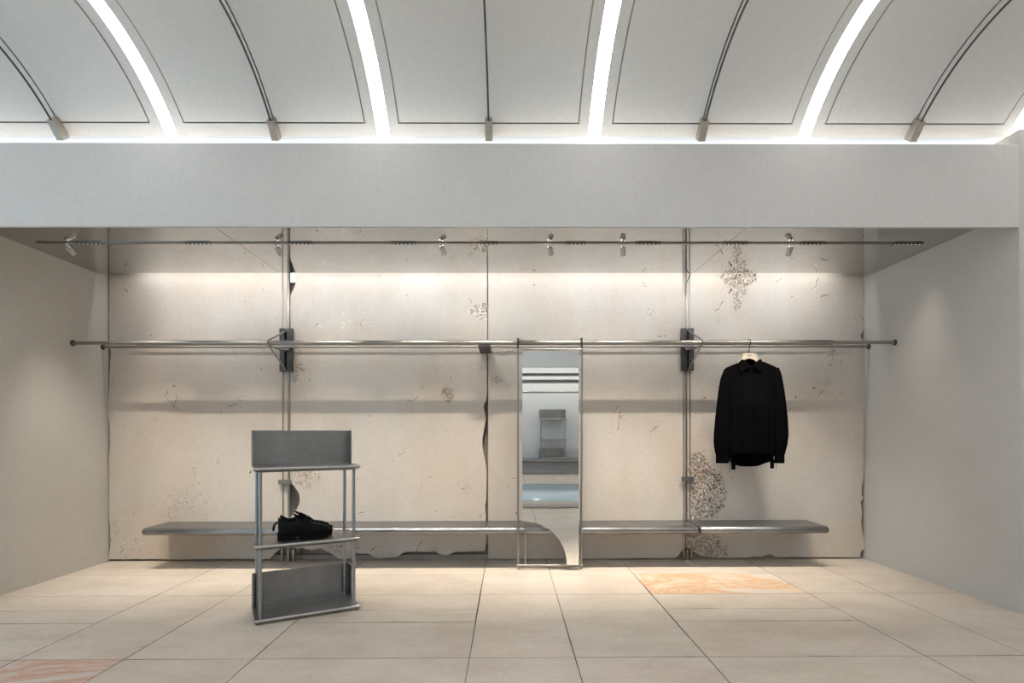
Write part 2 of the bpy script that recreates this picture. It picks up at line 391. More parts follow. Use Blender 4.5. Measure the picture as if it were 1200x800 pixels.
worm(c2, 363, 568, 5, 1.6, 1.4, 3); coral(c2, [(380, 640), (420, 634), (422, 645), (400, 650), (386, 646)], 50, (1.5, 4), (0.5, 1), None, (2, 3, 5))
chip_line(c2, [(416, 640), (422, 635), (420, 645)], 0.8, 5)
speck(c2, 352, 412, 3, 9, (2, 3, 4)); coral(c2, [(346, 428), (356, 426), (358, 434), (350, 438)], 26, (1.5, 4), (0.6, 1.2)); speck(c2, 346, 440, 4, 14)
coral(c2, [(341, 440), (346, 438), (347, 446), (341, 448)], 18, (1.5, 3), (0.5, 1)); worm(c2, 362, 444, 3, 0, 1, 2)
chip_line(c2, [(369, 381), (373, 379), (376, 383)], 1, 2)
for x, y in [(361, 367), (362, 298), (445, 322), (420, 560), (460, 540), (384, 520), (477, 345)]: worm(c2, x, y, 1.8, random.uniform(0, 3), 0.9, 2, 0.5, 3)
# third slab
chip_line(c3, [(577, 447), (583, 441), (588, 438)], 0.9, 5); chip_line(c3, [(578, 446), (585, 448), (588, 452)], 0.9, 3); speck(c3, 583, 446, 3, 16, (2, 3, 5))
chip_line(c3, [(586, 418), (591, 415), (596, 411)], 0.8, 3); chip_line(c3, [(594, 412), (602, 411)], 1, 5, False); speck(c3, 600, 406, 4, 9, (2, 5)); chip_line(c3, [(598, 448), (601, 440)], 0.5, 3, False)
worm(c3, 677, 433, 4, 0.4, 1.8, 5); chip_line(c3, [(680, 437), (688, 438)], 0.7, 5, False); chip_line(c3, [(679, 442), (684, 444)], 0.7, 3, False)
chip_line(c3, [(725, 475), (722, 480), (721, 483)], 1.1, 5); chip_line(c3, [(727, 483), (724, 492), (724, 506)], 0.6, 3, False); chip_line(c3, [(727, 489), (731, 492), (733, 497)], 1.1, 5); speck(c3, 727, 486, 3, 9, (3, 5))
chip_line(c3, [(762, 506), (767, 502), (769, 500)], 0.8, 3); speck(c3, 769, 500, 1, 4, (5,)); worm(c3, 702, 545, 3, 0, 0.8, 3)
speck(c3, 763, 366, 3, 16, (2, 3, 4)); chip_line(c3, [(760, 363), (764, 366), (762, 371)], 1, 2); worm(c3, 775, 394, 5, 2.8, 1.6, 5); speck(c3, 785, 385, 8, 18, (3, 4), (0.3, 0.6)); chip_line(c3, [(773, 396), (778, 393)], 1.0, 5)
speck(c3, 755, 334, 1.4, 7); worm(c3, 627.5, 333, 3, 2.3, 1.2, 2); chip_line(c3, [(690, 340), (695, 336)], 0.4, 3, False); chip_line(c3, [(595, 567), (600, 561), (606, 560)], 0.8, 2, False); speck(c3, 596, 569, 1.5, 5); worm(c3, 604, 600, 3, 0.8, 1.4, 2); speck(c3, 700, 470, 2, 5, (3,), (0.3, 0.6))
# fourth slab
coral(c4, [(845, 316), (884, 316), (888, 326), (880, 333), (872, 336), (873, 346), (868, 354), (866, 362), (861, 366), (861, 352), (857, 347), (862, 341), (850, 332), (843, 324)], 340, (1.5, 4), (0.5, 1.2), None, (2, 2, 3, 3, 4))
chip_line(c4, [(854, 344), (857, 338)], 2.2, 2, False); chip_line(c4, [(845, 343), (848, 336)], 0.8, 2)
chip_line(c4, [(838, 365), (844, 361), (848, 353)], 0.9, 2); chip_line(c4, [(911, 330), (916, 326), (921, 330)], 0.8, 3); chip_line(c4, [(951, 339), (956, 336), (957, 330), (959, 326)], 1, 2)
chip_line(c4, [(964, 358), (964, 352), (961, 349), (967, 346), (972, 347)], 1.1, 2); worm(c4, 927, 348, 2, 0, 1.2, 2)
coral(c4, [(808, 532), (818, 527), (828, 540), (838, 550), (846, 560), (851, 580), (846, 592), (840, 598), (834, 606), (822, 611), (806, 612), (806, 545)], 900, (1.8, 4.5), (0.5, 1.15), 0.9, (2, 3, 3, 3, 3, 3, 4))
coral(c4, [(806, 611), (838, 626), (848, 638), (853, 650), (840, 653), (826, 648), (812, 644), (806, 635)], 360, (1.8, 4.5), (0.5, 1.15), 0.9, (2, 3, 3, 3, 4))
speck(c4, 830, 555, 14, 50, (2, 3)); chip_line(c4, [(841, 597), (841, 606)], 0.7, 3, False); chip_line(c4, [(836, 600), (836, 607)], 0.6, 3, False)
coral(c4, [(968, 401), (973, 394), (978, 398), (974, 402)], 14, (1.5, 3), (0.7, 1.2)); coral(c4, [(968, 416), (975, 411), (978, 409), (976, 420), (970, 418)], 26, (1.5, 3.5), (0.6, 1.2), None, (2, 3, 4, 4))
worm(c4, 972, 426, 2.5, 1, 2.2, 5); worm(c4, 985, 423, 2, 0, 1.2, 2); worm(c4, 952, 453, 4, 1.2, 2, 2); worm(c4, 933, 463, 4, 2, 1.6, 2); chip_line(c4, [(960, 462), (964, 459), (961, 465)], 1.4, 3)
chip_line(c4, [(924, 483), (927, 478), (930, 477), (928, 482)], 1.0, 2); speck(c4, 985, 461, 2, 6, (3,)); worm(c4, 824, 465, 4, 0, 1.2, 2); chip_line(c4, [(815, 484), (820, 486), (824, 489)], 1.0, 3); chip_line(c4, [(829, 412), (832, 417)], 0.9, 2); ring(c4, 1003, 512, 3, 3, 3, 0.4)
coral(c4, [(806, 434), (812, 433), (811, 438), (806, 440)], 14, (1, 3), (0.6, 1.2), None, (4, 5, 3)); speck(c4, 1008, 372, 1.5, 6, (5, 2))
speck(c4, 842, 374, 3, 6, (3,)); chip_line(c4, [(920, 612), (930, 609), (937, 611)], 1.2, 3); speck(c4, 895, 652, 10, 18); speck(c4, 960, 651, 16, 14, (3,)); speck(c4, 995, 615, 1, 3)
for mb_, x0, x1 in ((c1, 135, 330), (c2, 345, 565), (c3, 580, 795), (c4, 815, 1005)):
    for _ in range(26): worm(mb_, random.uniform(x0, x1), random.uniform(330, 650), random.uniform(0.6, 1.6), random.uniform(0, 6), 0.6, random.choice([2, 3, 3]), 0.5, 3)

L1 = jag([(127.9, TOP), (127.9, 380), (128, 395), (127.5, 403), (129, 408), (130.3, 415), (129.2, 421), (129, 435), (127.5, 446), (128.2, 455), (127, 470), (127, 490), (128.4, 495), (128.8, 520), (128, 531), (127.9, 536), (127.9, 608), (129, 618), (129.3, 640), (127.6, 649), (127, 655)], 0.35, 8)
E1 = jag([(127, 655), (316, 655), (322, 648.5), (330, 642), (337.4, 641)], 0.35, 10)
E2 = jag([(341, 640), (349, 643), (354, 642), (365, 644.5), (376, 642), (383, 645.5), (390, 649.5), (397.5, 655), (410, 654), (416, 648.6), (430, 648.6), (434, 649.5), (440, 652.3), (444.5, 654), (455, 653), (465.5, 652.5), (470, 649), (474.5, 646.5), (509, 646), (515, 649), (522.5, 651), (529, 648), (536, 646), (567, 645.5), (569, 640)], 0.5, 6)
R2 = jag([(569, 640), (570, 625), (568.8, 612), (569.5, 604), (568.3, 594), (569.8, 584), (570.3, 560), (569.8, 545), (567, 533), (565.3, 522), (565.3, 515), (566.8, 505), (569.2, 492), (569, 487), (567, 479), (566.8, 474), (569.5, 470), (570.8, 460), (570.8, TOP)], 0.35, 5)
L2 = jag([(339.8, TOP), (339.8, 322), (346.5, 327), (346.3, 333), (343, 340), (340.2, 347), (340, 400), (340, 565), (345, 570), (350, 577), (351.6, 585), (350, 592), (345.5, 600), (341, 605), (341, 640)], 0.3, 8)
E3 = jag([(572.1, 655), (680, 654.6), (790, 653.6), (795, 651), (799, 645), (803, 640)], 0.3, 12)
E4 = jag([(805, 640), (809, 645), (822, 651), (840, 653.6), (880, 653), (884, 651), (892, 652.5), (897, 650), (904, 649), (909, 652.5), (1008, 652.8), (1008, 649), (1010, 645), (1013, 643)], 0.4, 8)
R4 = jag([(1013, 643), (1012.6, 630), (1010.5, 620), (1009, 612), (1010.4, 600), (1008.8, 588), (1011.8, 583), (1010, 579), (1009.8, 570), (1012, 560), (1012.4, 550), (1012.2, 400), (1010, 397), (1008.8, 393), (1011.5, 387), (1012.2, 380), (1012.2, TOP)], 0.35, 7)
outs = {1: L1 + E1[1:] + [(337.6, TOP)], 2: L2 + E2[1:] + R2[1:], 3: [(571.9, TOP)] + E3 + [(803.4, TOP)], 4: [(804.9, TOP)] + E4 + R4[1:]}
for k in (1, 2, 3, 4):
    mb = chips[k]
    mb.prism(outs[k], slab_fn, W, W + 0.035, 0, 1)
    struct(mb.build('wall_back_slab', [M_panel, M_back, M_chipd, M_chipm, M_chipl, M_chipr]))

# ------------------------------------------------------------------ vaulted ceiling of the hall
VY, VZ, VR = 2.842, 2.410, 1.2245
PH0 = math.radians(42.1)
RIB = [-0.851 + 1.446 * k for k in range(-4, 5)]
RIB = [x for x in RIB if HALL_L < x < HALL_R]
def vp(x, s, off=0.0):
    "point of the vault; s = length along the curve from the springing, off = inward offset"
    ph = PH0 + s / VR
    if ph < PI / 2:
        return (x, VY + (VR - off) * math.cos(ph), VZ + (VR - off) * math.sin(ph))
    return (x, VY - (s - (PI / 2 - PH0) * VR), VZ + VR - off)
SMAX = (PI / 2 - PH0) * VR + VY - HALL_B
SA = (PI / 2 - PH0) * VR
def srange(a, c):
    st = [a]; s = a
    while s < min(c, SA) - 0.03: s += 0.03; st.append(s)
    st.append(c); return st
def patch(mb, x0, x1, s0, s1, mi=0, off=0.0):
    st = srange(s0, s1)
    mb.grid([[vp(x0, s, off), vp(x1, s, off)] for s in st], mi, True)
b = MB()
G = 0.0042
edges = [HALL_L] + RIB + [HALL_R]
for a, c in zip(edges[:-1], edges[1:]):
    xa = a + (0.043 if a in RIB else 0); xc = c - (0.043 if c in RIB else 0)
    ia, ic = a + 0.115, c - 0.115; mid = (a + c) / 2
    if c - a < 1.0: patch(b, xa, xc, 0, SMAX); continue
    patch(b, xa, ia - G, 0, SMAX); patch(b, ic + G, xc, 0, SMAX)
    patch(b, ia - G, ic + G, 0, 0.085 - G)
    patch(b, ia + G, mid - G, 0.085 + G, SMAX); patch(b, mid + G, ic - G, 0.085 + G, SMAX)
patch(b, HALL_L, HALL_R, 0.02, SMAX, 1, -0.02)
cl = struct(b.build('ceiling', [M_ceil, M_cseam], recalc=False))
ORD = ['leftmost', 'second', 'third', 'fourth', 'fifth']
lab = {-3.743: 'curved luminous ceiling strip just beyond the upper left edge of the photo',
       -2.297: 'white luminous strip crossing the vaulted ceiling, leftmost one in view',
       -0.851: 'white luminous strip crossing the vaulted ceiling, second from the left',
       0.595: 'white luminous strip crossing the vaulted ceiling, third from the left',
       2.041: 'white luminous strip crossing the vaulted ceiling, fourth from the left',
       3.487: 'short sliver of luminous ceiling strip at the upper right corner above the wall end'}
for x in RIB:
    b = MB(); patch(b, x - 0.043, x + 0.043, 0, SMAX, 0, -0.004)
    o = b.build('ceiling_light', M_strip, recalc=False)
    k = min(lab, key=lambda t: abs(t - x))
    tag(o, lab[k] if abs(k - x) < 0.05 else 'luminous ceiling strip out over the hall outside the photo', 'ceiling light', 'luminous strips in the vaulted ceiling')
# cove behind the fascia
b = MB(); b.box((HALL_L, 3.80, 2.7), (HALL_R, 3.86, 3.30)); struct(b.build('wall_cove', M_ceil))
b = MB(); b.box((HALL_L + 0.3, 3.775, 3.10), (HALL_R - 0.3, 3.80, 3.262), bev=0.004)
tag(b.build('cove_light', M_cove), 'long pale cove light glowing in the slot on top of the wall fascia', 'cove light')
# dark rods with end caps
rodx = [(a + c) / 2 for a, c in zip(RIB[:-1], RIB[1:])]
rodx = [x for x in rodx if -3.3 < x < 3.0]
rl = ['leftmost', 'second from the left', 'middle', 'second from the right', 'rightmost']
for i, x in enumerate(rodx):
    t = thing('ceiling_rod', 'thin dark rod with grey end bracket under the ceiling vault, %s' % rl[i], 'rod', vp(x, 0.0), 'dark rods under the ceiling vault')
    b = MB(); b.tube([vp(x, s, 0.055) for s in srange(0.10, SA + 3.0)], 0.0065, 10); b.build('rod', M_dark, t)
    b = MB()
    P = []
    for s in (-0.01, 0.03, 0.07, 0.118):
        P.append([vp(x - 0.024, s, 0.002), vp(x - 0.024, s, 0.068), vp(x + 0.024, s, 0.068), vp(x + 0.024, s, 0.002), vp(x - 0.024, s, 0.002)])
    b.grid(P, 0, False); b.add(P[0][:4], [[0, 1, 2, 3]]); b.add(P[-1][:4], [[3, 2, 1, 0]])
    b.build('end_bracket', M_brk, t)

# ------------------------------------------------------------------ track and spotlights under the soffit
YT = 4.218
t = thing('lighting_track', 'slim dark lighting track running across the polished soffit', 'lighting track', (0, YT, ZS))
b = MB(); b.box((-3.61, YT - 0.014, ZS - 0.007), (3.22, YT + 0.014, ZS - 0.0005)); b.build('track_rail', M_track, t)
mods = [(90, 120), (218, 247), (338, 366), (459, 487), (563, 583), (663, 686), (745, 773), (847, 875), (938, 966), (1047, 1080)]
modx = []
for a, c in mods:
    xa, xc = at(a, 284.5, YT).x, at(c, 284.5, YT).x; modx.append((xa, xc))
    b = MB(); b.box((xa, YT - 0.0145, ZS - 0.010), (xc, YT + 0.0145, ZS - 0.006))
    n = int((xc - xa) / 0.028)
    for k in range(n):
        xx = xa + (k + 0.5) * (xc - xa) / n; b.tube([(xx, YT, ZS - 0.0095), (xx, YT, ZS - 0.0108)], 0.005, 8, 1)
    b.build('light_module', [M_mod, M_lens], t)
spots = [(77, 0.45, 0.50), (324, 0.33, 0.55), (517, 0.42, 0.75), (644, 0.33, 0.55), (730, 0.22, 0.50), (927, 0.0, 0.45)]
sl = ['far left by the side wall', 'above the left upright', 'left of the centre joint of the wall', 'just above the leaning mirror', 'second to the right of the centre joint', 'right of the right upright']
spot_dirs = []
for (px, dx, dy), w_ in zip(spots, sl):
    x = at(px, 284.5, YT).x
    t = thing('spotlight', 'small silver cylinder spotlight on the soffit track, ' + w_, 'spotlight', (x, YT, ZS), 'silver spotlights on the track')
    b = MB(); b.tube([(x, YT, ZS - 0.007), (x, YT, ZS - 0.030)], 0.006, 10); b.build('stem', M_spot, t)
    d = Vector((dx * 0.8, dy + 0.25, -0.75)).normalized(); p0 = Vector((x, YT, ZS - 0.026)); p1 = p0 + d * 0.074
    b = MB(); b.tube([p0, p0 + d * 0.004, p1 - d * 0.003, p1], [0.016, 0.020, 0.020, 0.0185], 18); h = b.build('head', M_spot, t)
    b = MB(); b.tube([p1 - d * 0.004, p1 + d * 0.001], 0.016, 16); b.build('lens', M_lens, h)
    spot_dirs.append((p1 + d * 0.006, d))

# ------------------------------------------------------------------ rails
YF, ZF, YK, ZK = 4.743, 1.982, 5.09, 2.003
def flange(x, y, z, s, par):
    b = MB(); b.tube([(x, y, z), (x + s * 0.010, y, z)], 0.026, 18); b.tube([(x + s * 0.010, y, z), (x + s * 0.016, y, z)], [0.018, 0.013], 18); return b.build('wall_flange', M_dark, par)
t = thing('clothes_rail', 'thick front hanging rail across the niche carrying the black shirt', 'clothes rail', (0, YF, ZF), 'steel hanging rails across the niche')
b = MB(); b.tube([(XL + 0.002, YF, ZF), (XR - 0.002, YF, ZF)], 0.0145, 18); b.build('bar', M_steel, t)
b = MB(); xa, xc = at(160, 403, YF).x, at(975, 402, YF).x
b.tube([(xa, YF, ZF), (xc, YF, ZF)], 0.0215, 22); b.build('sleeve', M_steel, t)
flange(XL, YF, ZF, 1, t); flange(XR, YF, ZF, -1, t)
t = thing('clothes_rail', 'thin rear steel rail close to the old plaster wall', 'clothes rail', (0, YK, ZK), 'steel hanging rails across the niche')
b = MB(); b.tube([(XL + 0.002, YK, ZK), (XR - 0.002, YK, ZK)], 0.0115, 16); b.build('bar', M_steel, t)
flange(XL, YK, ZK, 1, t); flange(XR, YK, ZK, -1, t)
# flat connector at the centre joint
b = MB(); b.box((-0.262, YF - 0.03, ZF - 0.035), (-0.152, W - 0.002, ZF - 0.024), bev=0.002)
b.box((-0.262, YF - 0.012, ZF - 0.026), (-0.152, YF + 0.012, ZF - 0.018)); b.box((-0.23, YK - 0.012, ZF - 0.026), (-0.18, YK + 0.012, ZK - 0.010))
tag(b.build('rail_bracket', M_dark), 'flat grey steel bracket under the rails at the centre wall joint', 'bracket')

def upright(side):
    if side < 0:
        X = -2.07; rails = [(-2.122, 5.150, 0.0045, M_rust), (-2.066, 5.150, 0.0105, M_rust), (-2.014, 5.222, 0.014, M_bench)]
        lb = 'steel wall upright with rods and dark bracket behind the shelf unit, left one'
    else:
        X = 1.685; rails = [(1.658, 5.150, 0.004, M_steel), (1.684, 5.150, 0.0075, M_rust), (1.718, 5.150, 0.004, M_steel)]
        lb = 'steel wall upright with rods and dark bracket left of the hanging shirt'
    t = thing('wall_upright', lb, 'upright', (X, 5.14, 0), 'slim steel wall uprights')
    for x, y, r, mt in rails:
        b = MB(); b.box((x - r, y + 0.001, 0.001), (x + r, y + 0.0085, ZS + 0.3)); b.build('upright_rod', mt, t)
    for x in ((-2.122, -2.064, -2.014) if side < 0 else (1.650, 1.684, 1.722)):
        b = MB(); b.box((x - 0.0105, 5.125, 0.001), (x + 0.0105, 5.146, 0.115 if side < 0 else 0.10), bev=0.003); b.build('foot_sleeve', M_rust, t)
    x0, x1 = X - 0.061, X + 0.055
    z0, z1 = 1.777, 2.178
    b = MB(); b.box((x0, 5.10, z0), (X - 0.012, 5.138, z1), bev=0.003); b.box((X + 0.006, 5.10, z0), (x1, 5.138, z1), bev=0.003); b.box((x0 + 0.01, 5.128, z0 + 0.005), (x1 - 0.01, 5.14, z1 - 0.005), 1)
    b.build('bracket_plate', [M_dark, M_mod], t)
    b = MB(); pf = Vector((X, YF - 0.03, ZF + 0.006))
    b.tube([(X, 5.135, 2.168), (X, 5.11, 2.155), pf + Vector((0, 0.012, 0.012)), pf, pf + Vector((0, 0.004, -0.016)), (X, 5.10, 1.785)], 0.0075, 10)
    b.build('strut', M_steel, t)
    b = MB(); b.tube([(X, YF - 0.018, ZF - 0.024), (X, 5.12, 1.965)], 0.009, 10); b.build('strut', M_steel, t)
    b = MB(); b.box((X - 0.035, YK - 0.02, ZK - 0.035), (X + 0.035, 5.12, ZK - 0.018), bev=0.003); b.tube([(X - 0.05, YK, ZK), (X + 0.05, YK, ZK)], 0.017, 16); b.build('rail_clamp', M_steel, t)
    zc = 1.2 - (563.5 - 507) * W / 640 if side < 0 else 1.2 - (561 - 507) * W / 640
    b = MB(); b.box((X - 0.085 if side < 0 else X - 0.055, 5.118, zc - 0.021), (X + 0.033 if side < 0 else X + 0.058, 5.139, zc + 0.021), bev=0.003); b.build('clip', M_rust if side < 0 else M_bench, t)
    if side > 0:
        b = MB(); p0, p1 = at(804, 333, 5.13), at(809, 320.5, 5.06)
        b.tube([p0 + Vector((0, 0, -0.1)), p0, p1, p1 + Vector((0.0, -0.02, 0.05))], 0.004, 8); b.build('cable', M_dark, t)
upright(-1); upright(1)
# small white box in the broken plaster by the left upright
a, c = at(340.4, 331, W), at(346.4, 320, W)
b = MB(); b.box((a.x, W - 0.004, a.z), (c.x, W + 0.06, c.z), bev=0.004)
tag(b.build('junction_box', M_white), 'small white box in the broken plaster high beside the left wall upright', 'junction box')

# ------------------------------------------------------------------ bench
def bench(x0, x1, label):
    prof = [(5.156, 0.307), (5.156, 0.371)]
    for k in range(13):
        a = PI / 2 + PI * k / 12; prof.append((4.815 + 0.034 * math.cos(a), 0.339 + 0.032 * math.sin(a)))
    n = len(prof)
    b = MB(); st = [(x0, -0.012), (x0 + 0.004, -0.004), (x0 + 0.014, 0), (x1 - 0.014, 0), (x1 - 0.004, -0.004), (x1, -0.012)]
    cy, cz = 5.0, 0.339
    P = []
    for x, ins in st:
        row = []
        for (y, z) in prof:
            row.append((x, y - (ins if y < 4.9 else 0), z + (ins if z > cz else -ins)))
        row.append(row[0]); P.append(row)
    b.grid(P, 0, True); b.add(P[0][:n], [list(range(n))]); b.add(P[-1][:n], [list(range(n))[::-1]])
    o = b.build('wall_bench', M_bench)
    for p in o.data.polygons: p.use_smooth = len(p.vertices) == 4 and abs(p.normal.y) + abs(p.normal.z) > 0.9 and abs(p.normal.x) < 0.1
    return tag(o, label, 'bench', 'low steel benches along the niche wall')
bench(-3.204, 1.676, 'long low grey steel wall bench with rounded front edge, running behind the mirror')
bench(1.688, 2.826, 'short low grey steel wall bench section below the black shirt')

# ------------------------------------------------------------------ leaning mirror
mx0, mx1 = 0.084, 0.637; yb_, yt_ = 4.795, 4.708; zt = 2.0
def ly(z): return yb_ + (yt_ - yb_) * z / zt
t = thing('leaning_mirror', 'tall narrow mirror in a thin steel tube frame leaning on the front rail', 'mirror', ((mx0 + mx1) / 2, yb_, 0))
for x in (mx0, mx1):
    b = MB(); b.tube([(x, ly(0.0), 0.001), (x, ly(zt), zt)], 0.0085, 14); b.build('post', M_steel, t)
    b = MB(); b.tube([(x, ly(1.93), 1.93), (x, ly(1.99), 1.99), (x, ly(2.012) + 0.006, 2.012), (x, YF - 0.005, 2.0145), (x, YF + 0.025, 2.008)], 0.0095, 12); b.build('hook', M_dark, t)
for z in (1.919, 0.036):
    b = MB(); b.tube([(mx0 - (0.012 if z < 1 else 0), ly(z), z), (mx1 + (0.012 if z < 1 else 0), ly(z), z)], 0.0085 if z > 1 else 0.011, 14); b.build('crossbar', M_steel, t)
gx0, gx1 = at(612, 500, 4.75).x, at(678, 500, 4.75).x
gz0, gz1 = 0.05, 1.91
zq = 1.2 - (610 - 507) * 4.77 / 640; xq = at(663.5, 655, 4.79).x
outl = [(gx0, gz1), (gx0, zq)]
for k in range(1, 24):
    a = PI / 2 * (1 - k / 24)
    outl.append((gx0 + (xq - gx0) * math.cos(a), gz0 + (zq - gz0) * math.sin(a) ** 0.95))
outl += [(xq, gz0), (gx1, gz0), (gx1, gz1)]
tilt = math.tan(math.radians(0.62)); yg = 4.738
def gl(a, c, d): return (a, yg + d - (c - 0.98) * tilt, c)
b = MB(); b.prism(outl, gl, 0, 0.006, 0, 1); b.build('mirror_glass', [M_mirror, M_steel], t)
b = MB(); xx = at(615.5, 640, 4.79).x; b.tube([(xx, 4.787, 0.045), (xx, 4.771, zq - 0.02)], 0.006, 10); b.build('thin_rod', M_steel, t)
b = MB(); b.box((gx0 + 0.02, yg + 0.007, 0.94), (gx1 - 0.02, yg + 0.018, 1.0)); b.build('back_batten', M_steel, t)

# ------------------------------------------------------------------ shelf unit
def shelf_unit(label, loc, rz):
    t = thing('display_shelf', label, 'shelf', loc, 'free-standing steel shelf units')
    t.rotation_euler = (0, 0, rz)
    hw, d = 0.2895, 0.145
    def plate(z, name, low):
        x0, x1, y0, y1 = -hw - 0.034, hw + 0.036, -d - 0.028, d + 0.03
        b = MB(); b.box((x0, y0 + 0.012, z - 0.006), (x1, y1, z)); 
        o = b.build(name, M_unit, t)
        b = MB()
        b.tube([(x0 - 0.002, y0 + 0.008, z - 0.0115), (x1 + 0.002, y0 + 0.008, z - 0.0115)], 0.0115, 16); b.build('front_edge', M_nose, o)
        b = MB(); b.box((x0 + 0.008, y0 + 0.010, z - 0.032), (x1 - 0.012, y1 - 0.01, z - 0.0275)); b.build('under_plate', M_unit, o)
        return o
    for z in (0.0335, 0.497, 0.985): plate(z, 'shelf', z < 0.1)
    for x in (-hw, hw):
        for y in (-d, d):
            b = MB(); b.tube([(x, y, 0.033), (x, y, 0.955)], 0.0115, 16); b.build('post', M_post, t)
    def sheet(z0, z1):
        x0, x1, y1 = -hw - 0.032, hw + 0.032, d + 0.026; fl = 0.115; th = 0.004
        b = MB(); b.box((x0, y1 - th, z0), (x1, y1, z1)); b.box((x0, y1 - fl, z0), (x0 + th, y1, z1)); b.box((x1 - th, y1 - fl, z0), (x1, y1, z1))
        b.box((x0 + 0.02, y1 - 0.022, z0), (x1 - 0.02, y1 - th, z0 + 0.010))
        b.build('back_panel', M_unit, t)
    sheet(0.034, 0.252); sheet(0.9855, 1.219)
    return t
UC = (-1.378, 3.716); UR = math.radians(28.5)
shelf_unit('grey steel shelf unit standing on the floor holding black shoes', (UC[0], UC[1], 0), UR)

# ------------------------------------------------------------------ shoes
def shoe(name, label, base, rz, tab):
    t = thing(name, label, 'shoe', base, 'black lace-up shoes on the middle shelf'); t.rotation_euler = (0, 0, rz)
    L = 0.332
    def lerp(T, s):
        for (a, va), (c, vc) in zip(T[:-1], T[1:]):
            if s <= c:
                u = (s - a) / (c - a); u = u * u * (3 - 2 * u); return va + (vc - va) * u
        return T[-1][1]
    wid = [(0, 0.012), (0.03, 0.028), (0.12, 0.037), (0.35, 0.035), (0.55, 0.042), (0.72, 0.051), (0.88, 0.042), (0.96, 0.026), (1.0, 0.008)]
    top = [(0, 0.135), (0.05, 0.146), (0.18, 0.128), (0.30, 0.138), (0.42, 0.150), (0.55, 0.124), (0.68, 0.098), (0.80, 0.090), (0.92, 0.076), (1.0, 0.050)]
    sole_t = [(0, 0.050), (0.3, 0.045), (0.6, 0.042), (0.85, 0.042), (1.0, 0.048)]
    # upper: lofted arches, open at the ankle
    S = [k / 40 for k in range(41)]; NV = 22
    b = MB(); P = []
    for s in S:
        w = lerp(wid, s); zt_ = lerp(top, s); zb = lerp(sole_t, s) - 0.008; row = []
        for k in range(NV + 1):
            a = PI * k / NV; c = math.cos(a); sn = math.sin(a)
            e = 0.62 if s < 0.5 else 0.62 + 0.35 * (s - 0.5) / 0.5
            yy = w * (abs(c) ** 0.75) * (1 if c > 0 else -1); zz = zb + (zt_ - zb) * (sn ** e)
            open_ = 0.06 < s < 0.34
            if open_ and abs(yy) < w * 0.62:
                zz -= 0.05 * (1 - abs(yy) / (w * 0.62)) ** 0.5 * math.sin(PI * (s - 0.06) / 0.28) ** 0.5
            row.append((s * L, yy * (1 - 0.18 * sn ** 3 * (1 if s < 0.5 else 0.4)), zz))
        P.append(row)
    b.grid(P, 0, True); b.add(P[0], [list(range(NV + 1))]); b.add(P[-1], [list(range(NV + 1))[::-1]])
    up = b.build('upper', M_leather, t)
    # welted sole with heel block
    b = MB(); n = 30
    def outline(g):
        o = []
        for k in range(n + 1): s = k / n; o.append((s * (L + 2 * g) - g, lerp(wid, s) + g))
        for k in range(n, -1, -1): s = k / n; o.append((s * (L + 2 * g) - g, -lerp(wid, s) - g))
        return o
    def sp(a, c, d):
        s = max(0, min(1, a / L)); lift = 0.012 * max(0, (s - 0.78) / 0.22) ** 2 if d < 0.03 else 0.006 * max(0, (s - 0.7) / 0.3)
        return (a, c, d + lift)
    b.prism(outline(0.006), sp, 0.022, 0.048); b.prism(outline(0.009), sp, 0.038, 0.045)
    hl = [p for p in outline(0.006) if p[0] < 0.105]; b.prism(hl, sp, 0.0, 0.023)
    fr = [p for p in outline(0.005) if p[0] > 0.13]; b.prism(fr, sp, 0.002, 0.023)
    b.build('sole', M_sole, t)
    # tongue
    b = MB(); P = []
    for k in range(8):
        u = k / 7; s = 0.30 + 0.22 * u; w = 0.028 - 0.006 * u; z = 0.172 - 0.045 * u + 0.004 * math.sin(PI * u)
        P.append([((s - 0.02 * (1 - u)) * L, w * q, z - 0.010 * q * q) for q in (-1, -0.5, 0, 0.5, 1)])
    b.grid(P, 0, True); Q = [[(p[0], p[1], p[2] - 0.006) for p in r] for r in P]; b.grid(Q, 0, True); b.build('tongue', M_leather, t)
    # laces
    b = MB()
    for k in range(4):
        s = 0.40 + 0.045 * k; z = 0.149 - 0.0085 * k
        b.tube([(s * L, -0.026, z - 0.010), (s * L + 0.004, -0.012, z + 0.002), (s * L + 0.006, 0.0, z + 0.004), (s * L + 0.004, 0.012, z + 0.002), (s * L, 0.026, z - 0.010)], 0.0032, 8)
    for sg in (-1, 1):
        b.tube([(0.39 * L, 0, 0.153), (0.36 * L, sg * 0.022, 0.156), (0.38 * L, sg * 0.036, 0.144), (0.40 * L, sg * 0.018, 0.151)], 0.003, 8)
        b.tube([(0.39 * L, 0, 0.152), (0.42 * L, sg * 0.03, 0.144), (0.45 * L, sg * 0.044, 0.118)], 0.003, 8)
    b.build('laces', M_black, t)
    # stitched heel strip
    b = MB(); b.box((-0.002, -0.010, 0.05), (0.006, 0.010, 0.148), bev=0.002); b.build('heel_strip', M_leather, t)
    if tab:
        b = MB(); b.tube([(0.006, 0, 0.092), (-0.014, 0, 0.101), (-0.030, 0, 0.096), (-0.040, 0, 0.079), (-0.045, 0, 0.046)], [0.005, 0.0065, 0.007, 0.0075, 0.008], 12, ry=0.009); b.build('heel_loop', M_leather, t)
    return t
cz = 0.4985
def up_(u, v): c, s = math.cos(UR), math.sin(UR); return (UC[0] + u * c - v * s, UC[1] + u * s + v * c, cz)
shoe('derby_shoe', 'black chunky lace-up shoe on the middle shelf, nearer one of the pair', up_(-0.175, -0.055), UR - 0.02, False)
shoe('derby_shoe', 'black chunky lace-up shoe on the middle shelf, farther one with a loop at its heel', up_(-0.150, 0.068), UR + 0.02, True)

